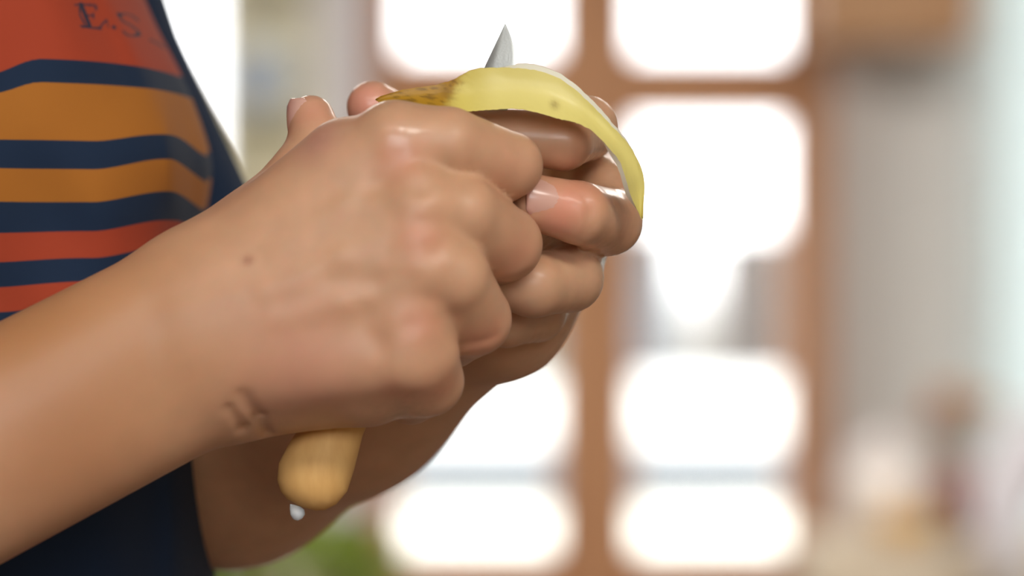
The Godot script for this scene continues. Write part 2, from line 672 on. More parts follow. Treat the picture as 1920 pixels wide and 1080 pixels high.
# ---------------------------------------------------------------- outside the door
func build_outside() -> void:
	wall_piece("ground", Vector3(-30, -0.35, -45), Vector3(30, -0.12, -6.3), relief(mat(Color(0.93, 0.91, 0.85), 0.9), noise_tex(0.05), 0.3, 0.5))
	# a white garden wall on a grey plinth
	var gz_ := -20.9
	var gw := thing("garden_wall", "white garden wall on a grey plinth across the yard outside the door", "wall", Vector3(0, -0.12, gz_))
	var h1 := P(0, 838, gz_).y + 0.12
	var h2 := P(0, 712, gz_).y + 0.12
	put("plinth", box(Vector3(12, h1, 0.35), 0.01), mat(Color(0.36, 0.385, 0.41), 0.9), gw, Vector3(0, h1 * 0.5, 0))
	put("wall_body", box(Vector3(12, h2 - h1, 0.25), 0.02), mat(Color(0.95, 0.95, 0.94), 0.9), gw, Vector3(0, (h1 + h2) * 0.5, 0))
	# two houses across the yard
	house("outside_house", "pale bluish grey house wall seen through the middle of the door", P(1080, 440, -24), P(1268, 720, -24), Color(0.33, 0.35, 0.37))
	house("outside_house", "pale beige house wall seen at the right edge of the door", P(1400, 450, -25), P(1640, 705, -25), Color(0.36, 0.32, 0.30))
	house("outside_house", "pale greenish house wall seen below the held hand", P(985, 520, -31), P(1072, 735, -31), Color(0.37, 0.40, 0.33))

func house(called: String, label: String, hi_left: Vector3, lo_right: Vector3, c: Color) -> void:
	var w := lo_right.x - hi_left.x
	var h := hi_left.y + 0.12
	var t := thing(called, label, "house", Vector3((hi_left.x + lo_right.x) * 0.5, -0.12, hi_left.z - 2.0), "houses outside the door")
	put("wall", box(Vector3(w, h, 4.0), 0.02), mat(c, 0.9), t, Vector3(0, h * 0.5, 0))
	put("roof", box(Vector3(w + 0.1, 0.08, 4.1), 0.02), mat(Color(0.45, 0.44, 0.44), 0.9), t, Vector3(0, h + 0.04, 0))
	put("window", box(Vector3(w * 0.4, h * 0.25, 0.06), 0.01), mat(Color(0.4, 0.42, 0.45), 0.2), t, Vector3(0, h * 0.6, 2.0))

# ---------------------------------------------------------------- blurred things in the room
func curtain_mesh(w: float, h: float, folds: int, depth: float) -> ArrayMesh:    # one sheet of thin cloth
	var st := SurfaceTool.new()
	st.begin(Mesh.PRIMITIVE_TRIANGLES)
	st.set_smooth_group(0)
	var n := folds * 10
	for j in 12:
		var y := h * j / 11.0
		for i in n + 1:
			var u := float(i) / n
			st.add_vertex(Vector3((u - 0.5) * w, y, sin(u * folds * TAU + 0.4 * sin(y * 3.0)) * depth))
	for j in 11:
		for i in n:
			var a := j * (n + 1) + i
			for q in [a, a + n + 2, a + 1, a, a + n + 1, a + n + 2]:
				st.add_index(q)
	st.generate_normals()
	return st.commit()

func build_background_things() -> void:
	var cloth := mat(Color(0.93, 0.94, 0.93), 0.9)
	cloth.backlight_enabled = true
	cloth.backlight = Color(0.95, 0.97, 0.96)
	var c1 := put("curtain", curtain_mesh(bx(345) - bx(60), 2.1, 5, 0.03), cloth, self, Vector3((bx(345) + bx(60)) * 0.5, 0.2, BACK + 0.08))
	tag(c1, "white curtain hanging behind the navy sleeve", "curtain")
	var cloth2 := mat(Color(0.92, 0.95, 0.95), 0.9)
	cloth2.backlight_enabled = true
	cloth2.backlight = Color(0.72, 0.76, 0.77)
	var c2 := put("curtain", curtain_mesh(bx(2240) - bx(1825), 2.1, 6, 0.03), cloth2, self, Vector3((bx(2240) + bx(1825)) * 0.5, 0.2, BACK + 0.1))
	tag(c2, "white curtain hanging at the right edge of the room", "curtain")
	# brown wooden shelf high on the wall right of the door
	var sh := thing("wall_shelf", "tan wooden shelf box mounted high right of the door", "shelf", P(1665, 82, BACK + 0.12))
	var tan_wood := wood_mat(Color(0.80, 0.64, 0.49), Color(0.72, 0.55, 0.40), 0.6, Vector3(0.6, 2, 2), 21)
	put("board", box(Vector3(0.30, 0.03, 0.22), 0.004), tan_wood, sh, Vector3(0, 0.015, 0))
	put("front_panel", box(Vector3(0.30, 0.11, 0.02), 0.004), tan_wood, sh, Vector3(0, 0.085, 0.1))
	put("board", box(Vector3(0.30, 0.03, 0.22), 0.004), tan_wood, sh, Vector3(0, 0.155, 0))
	put("side_panel", box(Vector3(0.02, 0.11, 0.2)), tan_wood, sh, Vector3(-0.14, 0.085, -0.01))
	put("side_panel", box(Vector3(0.02, 0.11, 0.2)), tan_wood, sh, Vector3(0.14, 0.085, -0.01))
	# pale dresser with crockery left of the door
	var dz := BACK + 0.22
	var dr := thing("dresser", "pale grey open dresser against the wall left of the door", "dresser", Vector3(P(502, 540, dz).x, 0, BACK + 0.2))
	var dm := mat(Color(0.95, 0.94, 0.87), 0.7)
	var dw := 0.165
	put("back_panel", box(Vector3(dw, 1.9, 0.02)), mat(Color(0.95, 0.94, 0.86), 0.8), dr, Vector3(0, 0.95, -0.02))
	for s in [-1, 1]:
		put("side_panel", box(Vector3(0.012, 1.9, 0.14), 0.003), dm, dr, Vector3(s * (dw * 0.5 - 0.005), 0.95, 0))
	put("cupboard", box(Vector3(dw - 0.02, 0.8, 0.2), 0.004), dm, dr, Vector3(0, 0.4, 0))
	for y in [1.285, 1.47, 1.72]:
		put("shelf_board", box(Vector3(dw - 0.02, 0.016, 0.18), 0.003), dm, dr, Vector3(0, y, 0.03))
	var jug := thing("jug", "small pale blue jug on the dresser shelf", "jug", dr.position + Vector3(-0.015, 1.479, 0.045))
	put("body", lathe([Vector2(0.001, 0), Vector2(0.03, 0.002), Vector2(0.042, 0.03), Vector2(0.04, 0.06), Vector2(0.025, 0.09), Vector2(0.03, 0.115), Vector2(0.026, 0.115), Vector2(0.02, 0.09), Vector2(0.001, 0.085)]), mat(Color(0.72, 0.79, 0.90), 0.4), jug)
	put("handle", tube([Vector3(0.028, 0.1, 0), Vector3(0.05, 0.098, 0), Vector3(0.058, 0.075, 0), Vector3(0.04, 0.045, 0)], [0.005, 0.005, 0.005, 0.005], 10), mat(Color(0.72, 0.79, 0.90), 0.4), jug)
	var bowl_profile := [Vector2(0.001, 0), Vector2(0.03, 0.0), Vector2(0.034, 0.006), Vector2(0.06, 0.03), Vector2(0.072, 0.055), Vector2(0.069, 0.055), Vector2(0.055, 0.032), Vector2(0.001, 0.01)]
	for k in 3:
		var b := put("bowl", lathe(bowl_profile), mat(Color(0.93, 0.91, 0.80), 0.4), self, dr.position + Vector3(0.0, 1.294 + 0.024 * k, 0.065))
		tag(b, ["cream bowl at the foot of the stack on the dresser", "cream bowl in the middle of the dresser stack", "cream bowl on top of the dresser stack"][k], "bowl", "stacked cream bowls")
	# green plant behind the cook, on a stool
	var pz := -2.6
	var foot := P(530, 1130, pz)
	var stool := thing("stool", "wooden stool carrying the green plant", "stool", Vector3(foot.x, 0, pz))
	var sy := 0.70
	put("seat", lathe([Vector2(0.001, 0), Vector2(0.15, 0), Vector2(0.16, 0.01), Vector2(0.16, 0.03), Vector2(0.15, 0.04), Vector2(0.001, 0.04)]), tan_wood, stool, Vector3(0, sy - 0.04, 0))
	for k in 3:
		var a := TAU * k / 3.0 + 0.4
		put("leg", tube([Vector3(cos(a) * 0.16, 0, sin(a) * 0.16), Vector3(cos(a) * 0.1, sy - 0.03, sin(a) * 0.1)], [0.014, 0.018], 10), tan_wood, stool)
	var pot := thing("potted_plant", "bright green leafy plant low behind the bent elbow", "plant", Vector3(foot.x, sy, pz))
	put("pot", lathe([Vector2(0.001, 0), Vector2(0.07, 0), Vector2(0.095, 0.13), Vector2(0.1, 0.14), Vector2(0.088, 0.14), Vector2(0.08, 0.12), Vector2(0.001, 0.12)]), mat(Color(0.72, 0.60, 0.50), 0.8), pot)
	var st := SurfaceTool.new()
	st.begin(Mesh.PRIMITIVE_TRIANGLES)
	st.set_smooth_group(0)
	for k in 260:
		var dir := Vector3(rng.randf_range(-1, 1), rng.randf_range(0.0, 1.0), rng.randf_range(-1, 1)).normalized()
		var c := Vector3(0, 0.14, 0) + dir * Vector3(0.135, 0.085, 0.12) * rng.randf_range(0.5, 1.0)
		var side := dir.cross(Vector3(rng.randf_range(-1, 1), 1, rng.randf_range(-1, 1))).normalized()
		var out_ := (dir + Vector3(rng.randf_range(-0.4, 0.4), rng.randf_range(-0.3, 0.5), rng.randf_range(-0.4, 0.4))).normalized()
		var l := rng.randf_range(0.025, 0.045)
		var v := [c - out_ * l * 0.5, c + side * l * 0.32 + dir * 0.004, c + out_ * l * 0.6, c - side * l * 0.32 + dir * 0.004]
		for i in [0, 1, 2, 0, 2, 3]:
			st.add_vertex(v[i])
	st.generate_normals()
	var leaf := mat(Color(0.58, 0.66, 0.30), 0.6)
	leaf.backlight_enabled = true
	leaf.backlight = Color(0.35, 0.4, 0.15)
	put("foliage", st.commit(), leaf, pot).set_meta("kind", "stuff")
	# table with a cream cloth and its clutter, right of the door
	var tz := -5.2
	var top_y := P(1700, 1010, tz).y
	var tc := P(1800, 1010, tz)
	var tb := thing("side_table", "small wooden side table right of the door", "table", Vector3(tc.x, 0, tz))
	put("tabletop", box(Vector3(0.52, 0.03, 0.4), 0.004), tan_wood, tb, Vector3(0, top_y - 0.02, 0))
	for sx in [-1, 1]:
		for sz in [-1, 1]:
			put("leg", box(Vector3(0.04, top_y - 0.035, 0.04), 0.004), tan_wood, tb, Vector3(sx * 0.22, (top_y - 0.035) * 0.5, sz * 0.16))
	var cl := put("tablecloth", cloth_mesh(0.54, 0.42, 0.22), mat(Color(0.84, 0.79, 0.71), 0.9), self, Vector3(tc.x, top_y, tz))
	tag(cl, "cream cloth draped over the side table", "tablecloth")
	var jar := thing("jar", "round white lidded jar at the left of the side table", "jar", Vector3(P(1655, 1010, tz).x, top_y + 0.004, tz))
	put("body", lathe([Vector2(0.001, 0), Vector2(0.03, 0), Vector2(0.05, 0.03), Vector2(0.055, 0.06), Vector2(0.045, 0.095), Vector2(0.035, 0.105), Vector2(0.001, 0.105)]), mat(Color(0.97, 0.95, 0.94), 0.35), jar)
	jar.scale = Vector3.ONE * 1.3
	put("lid", lathe([Vector2(0.001, 0), Vector2(0.04, 0), Vector2(0.036, 0.012), Vector2(0.012, 0.02), Vector2(0.012, 0.03), Vector2(0.001, 0.034)]), mat(Color(0.97, 0.95, 0.96), 0.35), jar, Vector3(0, 0.105, 0))
	var yb := thing("bowl", "shallow golden yellow bowl in front of the white jar", "bowl", Vector3(P(1690, 1010, tz).x, top_y + 0.004, tz + 0.13))
	put("body", lathe([Vector2(0.001, 0), Vector2(0.025, 0.0), Vector2(0.05, 0.02), Vector2(0.062, 0.045), Vector2(0.059, 0.045), Vector2(0.047, 0.022), Vector2(0.001, 0.008)]), mat(Color(0.87, 0.70, 0.36), 0.45), yb)
	var vase := thing("vase", "reddish brown vase holding dried flowers", "vase", Vector3(P(1790, 1010, tz).x, top_y + 0.004, tz))
	put("body", lathe([Vector2(0.001, 0), Vector2(0.03, 0), Vector2(0.045, 0.04), Vector2(0.045, 0.075), Vector2(0.028, 0.11), Vector2(0.03, 0.125), Vector2(0.025, 0.125), Vector2(0.02, 0.105), Vector2(0.001, 0.1)]), mat(Color(0.56, 0.30, 0.21), 0.45), vase)
	var fl := thing("dried_flowers", "bunch of dusty pink and straw dried flowers in the brown vase", "flowers", vase.position + Vector3(0, 0.1, 0))
	for k in 14:
		var a := rng.randf() * TAU
		var r := sqrt(rng.randf()) * 0.075
		var tip := Vector3(cos(a) * r, rng.randf_range(0.07, 0.16), sin(a) * r)
		put("stem", tube([Vector3(cos(a) * 0.008, 0.0, sin(a) * 0.008), tip * Vector3(0.5, 0.6, 0.5), tip], [0.0016, 0.0016, 0.0016], 6), mat(Color(0.6, 0.5, 0.32), 0.8), fl)
		put("flower_head", lathe([Vector2(0.001, -0.012), Vector2(0.013, -0.004), Vector2(0.018, 0.008), Vector2(0.011, 0.018), Vector2(0.001, 0.02)], 10), mat([Color(0.80, 0.62, 0.58), Color(0.76, 0.66, 0.46), Color(0.72, 0.52, 0.44)][k % 3], 0.9), fl, tip)
	var bt := thing("bottle", "slim grey blue bottle at the front of the side table", "bottle", Vector3(P(1752, 1010, tz).x, top_y + 0.004, tz + 0.15))
	put("body", lathe([Vector2(0.001, 0), Vector2(0.017, 0), Vector2(0.018, 0.04), Vector2(0.008, 0.055), Vector2(0.008, 0.072), Vector2(0.001, 0.073)]), mat(Color(0.50, 0.56, 0.60), 0.3), bt)
	# white towel hung over a rail right of the vase
	var rx := P(1860, 790, tz + 0.38)
	var stand := thing("towel_stand", "white metal towel stand beside the side table", "stand", Vector3(rx.x + 0.06, 0, tz + 0.38))
	var wm := mat(Color(0.85, 0.86, 0.87), 0.4)
	put("base", lathe([Vector2(0.001, 0), Vector2(0.12, 0), Vector2(0.12, 0.012), Vector2(0.001, 0.02)]), wm, stand)
	put("pole", tube([Vector3(0, 0.01, 0), Vector3(0, rx.y + 0.02, 0)], [0.01, 0.01], 10), wm, stand)
	put("arm", tube([Vector3(-0.09, rx.y, 0), Vector3(0.12, rx.y + 0.04, 0)], [0.008, 0.008], 10), wm, stand)
	var tw := put("towel", towel_mesh(), mat(Color(0.90, 0.90, 0.94), 0.95), self, Vector3(rx.x + 0.06, rx.y, tz + 0.38))
	tag(tw, "white towel hanging at an angle beside the brown vase", "towel")

func towel_mesh() -> ArrayMesh:
	var rows := []
	for j in 14:
		var t := j / 13.0
		var ring := PackedVector3Array()
		for k in 28:
			var a := TAU * k / 28
			var w := lerpf(0.022, 0.075, smoothstep(0.0, 0.7, t))
			ring.append(Vector3(cos(a) * w - 0.045 + 0.07 * t * t, sin(a) * (0.016 + 0.004 * sin(a * 7.0)) , 0) * Vector3(1, 0, 0) + Vector3(0, -0.25 + 0.262 * t + 0.03 * t * cos(a), sin(a) * (0.016 + 0.004 * cos(a * 6.0))))
		rows.append(ring)
	return loft(rows)

func cloth_mesh(w: float, d: float, drop: float) -> ArrayMesh:
	var rows := []
	var n := 80
	for j in 9:
		var ring := PackedVector3Array()
		for k in n:
			var a := TAU * k / n
			var c := cos(a)
			var s := sin(a)
			var m := maxf(absf(c), absf(s))
			var e := Vector2(c / m * w * 0.5, s / m * d * 0.5)
			var t := maxf(0.0, (j - 2) / 6.0)
			var f := 1.0 + 0.05 * t * (1.0 + sin(a * 11.0))
			if j < 2:
				ring.append(Vector3(e.x * (0.5 + 0.49 * j), 0.003, e.y * (0.5 + 0.49 * j)))
			else:
				ring.append(Vector3(e.x * f, 0.002 - drop * t, e.y * f))
		rows.append(ring)
	return loft(rows, true, false)

# ---------------------------------------------------------------- the cook
const SKIN := Color(0.80, 0.62, 0.49)
const RED := Color(0.79, 0.50, 0.40)

func build_person() -> void:
	tone.noise_type = FastNoiseLite.TYPE_SIMPLEX_SMOOTH
	tone.frequency = 0.06
	tone.fractal_octaves = 3
	var person := thing("person", "person in a navy, orange and red striped t-shirt peeling a potato", "person", Vector3(-0.23, 0, -0.15))
	var at0 := -person.position
	var skin := mat(Color.WHITE, 0.5)
	skin.vertex_color_use_as_albedo = true
	skin.subsurf_scatter_enabled = true
	skin.subsurf_scatter_strength = 0.15
	skin.clearcoat_enabled = true
	skin.clearcoat = 1.0
	skin.clearcoat_roughness = 0.2
	var gr := Gradient.new()
	gr.set_color(0, Color(0.08, 0.08, 0.08))
	gr.set_color(1, Color.WHITE)
	var wetness := GradientTexture2D.new()      # u of the skin says how wet it is
	wetness.gradient = gr
	wetness.width = 64
	wetness.height = 4
	skin.clearcoat_texture = wetness
	skin.texture_repeat = false
	var st := SurfaceTool.new()
	st.begin(Mesh.PRIMITIVE_TRIANGLES)
	var count := right_arm(st, 0)
	count = left_arm(st, count)
	count = upper_arms(st, count)
	put("body", st.commit(), skin, person, at0)
	# nails
	var nm := mat(Color(0.84, 0.66, 0.60), 0.28)
	nm.clearcoat_enabled = true
	nm.clearcoat = 0.4
	nm.clearcoat_roughness = 0.15
	for n in nails:
		put("fingernail", nail_mesh(n[0], n[1], n[2], n[3], n[4], n[5]), nm, person, at0)
	build_shirt(person, at0)

var nails := []

func nail(from: Vector3, along: Vector3, up: Vector3, w: float, l: float, bend: float) -> void:   # from inside the finger out to its skin
	var n := (up - along * (up.dot(along) / along.length_squared())).normalized()
	var p := from
	for i in 200:
		var c := (p - g0) / gh
		var q := Vector3i(c)
		var f := c - Vector3(q)
		var d := 0.0
		for k in 8:
			var o := Vector3i(k & 1, (k >> 1) & 1, (k >> 2) & 1)
			d += acc[((q.z + o.z) * gy + q.y + o.y) * gx + q.x + o.x] * (f.x if o.x else 1.0 - f.x) * (f.y if o.y else 1.0 - f.y) * (f.z if o.z else 1.0 - f.z)
		if d > 0.0:
			break
		p += n * 0.15
	nails.append([p, along, n, w, l, bend])

func right_arm(st: SurfaceTool, first: int) -> int:
	field(Vector3(-182, -92, -30), Vector3(16, 66, 74), 1.35)
	# forearm
	cap(H(-160, 850, 48), H(370, 552, 24), 24.5, 20.0, 20.0)
	cap(H(-160, 972, 46), H(370, 721, 24), 25.0, 20.0, 20.0)
	# back and palm of the hand
	cap(H(380, 545, 24), H(738, 266, 34), 18.0, 12.0, 12.0)
	cap(H(390, 590, 28), H(784, 390, 41), 17.0, 12.0, 12.0)
	cap(H(390, 640, 30), H(786, 510, 44), 17.0, 12.0, 12.0)
	cap(H(395, 690, 28), H(752, 672, 43), 17.0, 12.0, 12.0)
	cap(H(470, 728, 18), H(690, 715, 24), 15.5, 13.5, 10.0)
	cap(H(742, 270, 32), H(785, 390, 38), 11.0, 11.0, 4.0)
	cap(H(785, 390, 39), H(787, 510, 41), 11.0, 11.0, 4.0)
	cap(H(787, 510, 41), H(754, 672, 40), 11.0, 11.0, 4.0)
	cap(H(690, 700, 28), H(770, 700, 31), 13.5, 11.5, 8.0)
	cap(H(480, 520, 6), H(700, 420, 20), 14.0, 10.0, 12.0)
	cap(H(505, 430, 18), H(640, 290, 24), 13.0, 11.0, 10.0)
	cap(H(435, 472, 14), H(566, 336, 0), 14.0, 10.5, 8.0)
	merge(2.0)
	# thumb
	chain([H(566, 336, 0), H(594, 265, -10), H(583, 223, -15)], [10.5, 9.0, 7.7], 2.0)
	merge(4.0)
	# index, middle, ring, little finger
	chain([H(740, 264, 34), H(840, 272, 33), H(955, 310, 20), H(915, 345, -2), H(845, 360, -8)], [12.0, 11.8, 10.4, 9.4, 8.4], 1.0)
	merge(3.0)
	chain([H(785, 385, 41), H(866, 402, 36), H(946, 458, 18), H(905, 492, -6), H(815, 490, -10)], [12.2, 12.0, 11.8, 9.6, 8.6], 1.0)
	merge(3.0)
	chain([H(793, 480, 44), H(846, 520, 41), H(889, 598, 24), H(850, 635, 0), H(775, 620, -8)], [12.2, 12.0, 11.6, 9.2, 8.2], 1.0)
	merge(3.0)
	chain([H(766, 618, 44), H(788, 665, 41), H(803, 714, 30), H(770, 742, 10), H(712, 715, 0)], [12.2, 11.8, 11.0, 9.0, 7.6], 1.0)
	merge(4.5)
	# knuckles, tendons, veins and folds
	for k in [[745, 270, 8.0, -0.4], [788, 400, 8.0, -0.4], [786, 520, 8.0, -0.4], [742, 722, 8.0, -0.3]]:
		var p := front(k[0], k[1])
		dent(p, p + Vector3(0.5, 0, 0), k[2], k[3])
	crease([Vector2(520, 470), Vector2(640, 385), Vector2(725, 300)], 4.0, -0.35)
	crease([Vector2(500, 545), Vector2(640, 480), Vector2(760, 425)], 4.0, -0.45)
	crease([Vector2(520, 600), Vector2(640, 570), Vector2(760, 550)], 4.0, -0.4)
	crease([Vector2(622, 530), Vector2(700, 528), Vector2(780, 522)], 4.0, 0.55)
	crease([Vector2(700, 350), Vector2(790, 350), Vector2(850, 330)], 4.0, 0.8)
	crease([Vector2(720, 640), Vector2(770, 612), Vector2(838, 600)], 4.2, 0.6)
	crease([Vector2(700, 705), Vector2(735, 735), Vector2(770, 745)], 4.5, 0.35)
	crease([Vector2(770, 480), Vector2(815, 470), Vector2(840, 455)], 4.0, 0.8)
	crease([Vector2(455, 745), Vector2(485, 780), Vector2(500, 812)], 2.4, 1.3)
	crease([Vector2(430, 765), Vector2(455, 800), Vector2(470, 826)], 2.2, 0.9)
	crease([Vector2(880, 640), Vector2(935, 632)], 2.0, 0.5)
	crease([Vector2(945, 520), Vector2(985, 512)], 2.0, 0.5)
	var spots := skin_spots([
		[750, 295, 8.0, RED, 0.55], [790, 445, 8.0, RED, 0.5], [790, 605, 8.0, RED, 0.5], [750, 735, 7.0, RED, 0.35], [965, 320, 9.0, RED, 0.25], [975, 480, 9.0, RED, 0.4],
		[915, 640, 9.0, RED, 0.55], [830, 730, 8.0, RED, 0.4], [560, 690, 22.0, Color(0.80, 0.56, 0.48), 0.55], [600, 262, 9.0, Color(0.70, 0.48, 0.47), 0.45], [585, 205, 8.0, Color(0.85, 0.60, 0.50), 0.7],
		[465, 488, 1.6, Color(0.55, 0.30, 0.20), 0.7], [60, 640, 34.0, Color(0.68, 0.47, 0.29), 0.8], [120, 860, 34.0, Color(0.68, 0.46, 0.31), 0.6], [250, 600, 30.0, Color(0.72, 0.51, 0.34), 0.6],
	])
	nail(H(583, 226, -15), H(583, 190, -17) - H(588, 262, -11), Vector3(-0.8, 0.1, 0.6), 11.0, 12.0, 6.8)
	nail(H(845, 360, -8), H(845, 360, -8) - H(915, 345, -2), Vector3(0, 0, -1), 11.0, 12.0, 7.0)
	nail(H(815, 490, -10), H(815, 490, -10) - H(905, 492, -6), Vector3(0, 0, -1), 11.0, 12.0, 7.0)
	nail(H(775, 620, -8), H(775, 620, -8) - H(850, 635, 0), Vector3(0, 0, -1), 10.0, 11.0, 7.0)
	nail(H(715, 710, 0), H(715, 710, 0) - H(775, 735, 10), Vector3(0, 0, -1), 9.0, 10.0, 6.5)
	return nets(st, first, lin(SKIN), spots, [
		[front(755, 258), 6.0, 0.9], [front(895, 350), 7.0, 0.6], [front(975, 300), 7.0, 0.5], [front(770, 765), 14.0, 1.0], [front(600, 266), 5.0, 0.6], [H(583, 200, -15), 8.0, 0.8], [front(905, 645), 9.0, 0.8], [front(962, 530), 8.0, 0.7], [front(740, 200), 10.0, 0.7]])

func left_arm(st: SurfaceTool, first: int) -> int:
	field(Vector3(-128, -108, -205), Vector3(52, 78, 22), 1.5)
	# forearm from the elbow up to the wrist
	cap(H(430, 820, -150), H(640, 710, -112), 43.0, 38.0, 18.0)
	cap(H(640, 710, -112), H(922, 548, -64), 38.0, 25.5, 18.0)
	cap(H(430, 820, -150), H(225, 540, -205), 43.0, 42.0, 18.0)
	# palm
	cap(H(925, 555, -64), H(1055, 262, -60), 20.0, 11.0, 12.0)
	cap(H(930, 560, -64), H(1082, 368, -58), 20.0, 11.0, 12.0)
	cap(H(935, 575, -62), H(1072, 465, -52), 20.0, 11.0, 12.0)
	cap(H(940, 575, -60), H(1022, 530, -46), 19.0, 11.0, 12.0)
	merge(2.0)
	# thumb
	chain([H(930, 500, -66), H(870, 345, -76), H(775, 245, -62), H(698, 200, -48)], [14.0, 11.5, 9.6, 8.6], 1.5)
	merge(4.0)
	# index, middle, ring, little finger
	chain([H(1055, 262, -60), H(1098, 240, -24), H(1056, 264, -3), H(890, 252, -4)], [11.0, 10.4, 9.4, 8.4], 1.5)
	merge(2.0)
	chain([H(1082, 368, -58), H(1141, 416, -18), H(1085, 399, 2), H(1004, 380, 6)], [11.0, 10.8, 10.0, 9.0], 1.5)
	cap(H(1080, 310, -52), H(1132, 352, -34), 10.0, 9.0, 4.0)
	merge(2.0)
	chain([H(1072, 465, -52), H(1068, 522, -16), H(1000, 535, -2), H(920, 520, 0)], [11.5, 10.8, 10.2, 9.0], 1.5)
	merge(2.5)
	chain([H(1022, 530, -46), H(1005, 585, -34), H(950, 600, -22), H(895, 590, -16)], [11.0, 9.8, 8.8, 8.0], 1.5)
	merge(4.0)
	# folds of the bent fingers
	crease([Vector2(1098, 365), Vector2(1106, 400), Vector2(1098, 440)], 1.6, 0.6)
	crease([Vector2(1112, 380), Vector2(1116, 420)], 1.4, 0.4)
	crease([Vector2(1160, 380), Vector2(1168, 430)], 1.8, 0.5)
	var spots := skin_spots([[1060, 380, 8.0, Color(0.86, 0.55, 0.46), 0.7], [1040, 420, 6.0, Color(0.86, 0.55, 0.46), 0.5], [690, 195, 11.0, Color(0.88, 0.58, 0.52), 0.7], [1100, 340, 9.0, Color(0.82, 0.52, 0.42), 0.5], [1180, 420, 8.0, Color(0.72, 0.50, 0.38), 0.4]])
	nail(H(1008, 380, 6), H(1004, 380, 6) - H(1085, 399, 2), Vector3(-0.15, 0.3, 1.0), 12.5, 13.0, 8.0)
	nail(H(893, 252, -4), H(890, 252, -4) - H(1056, 264, -3), Vector3(0.1, 0.3, 1.0), 11.0, 12.0, 7.0)
	nail(H(920, 520, 0), H(920, 520, 0) - H(1000, 535, -2), Vector3(0, 0, 1.0), 11.0, 12.0, 7.0)
	nail(H(895, 590, -16), H(895, 590, -16) - H(950, 600, -22), Vector3(0, 0, 1.0), 9.0, 10.0, 6.5)
	nail(H(718, 212, -51), H(698, 200, -48) - H(775, 245, -62), Vector3(0.5, -0.1, -1.0), 11.0, 11.0, 8.5)
	return nets(st, first, lin(SKIN), spots, [[H(1080, 300, -10), 24.0, 1.0], [H(1090, 440, -20), 30.0, 1.0], [H(1020, 590, -40), 22.0, 0.9], [H(697, 190, -45), 9.0, 0.8]])

func upper_arms(st: SurfaceTool, first: int) -> int:
	# right elbow and upper arm, outside the picture: goes on from the forearm's end
	field(Vector3(-480, -170, -60), Vector3(-180.5, 330, 140), 6.0)
	cap(H(-700, 1130, 70), H(370, 552, 24), 33.0, 20.0, 20.0)
	cap(H(-700, 1180, 66), H(370, 721, 24), 33.0, 20.0, 20.0)
	cap(H(-700, 1150, 68), H(-560, -1000, -10), 42.0, 46.0, 20.0)
	merge(2.0)
	return nets(st, first, lin(SKIN), [])

# ---------------------------------------------------------------- the t-shirt
const EDGE := [Vector2(-1500, 40), Vector2(-900, 110), Vector2(-400, 130), Vector2(-150, 190), Vector2(0, 246), Vector2(120, 306), Vector2(220, 346), Vector2(290, 364), Vector2(350, 360), Vector2(400, 350), Vector2(450, 340), Vector2(560, 345), Vector2(700, 360), Vector2(860, 368), Vector2(1080, 371), Vector2(1500, 372), Vector2(2200, 360)]

func drape(x: float, y: float) -> float:      # how far the stripes are pulled down at a pixel
	var w := 0.0
	w += 33.0 * (1.0 - smoothstep(0.0, 100.0, x)) * (1.0 - smoothstep(150.0, 270.0, y))
	w += 12.0 * (1.0 - smoothstep(0.0, 180.0, x)) * smoothstep(350.0, 560.0, y)
	w -= 24.0 * smoothstep(190.0, 322.0, x) * smoothstep(150.0, 300.0, y)
	w += 5.0 * smoothstep(200.0, 310.0, x) * (1.0 - smoothstep(120.0, 200.0, y))
	w += 34.0 * smoothstep(322.0, 366.0, x)
	return w

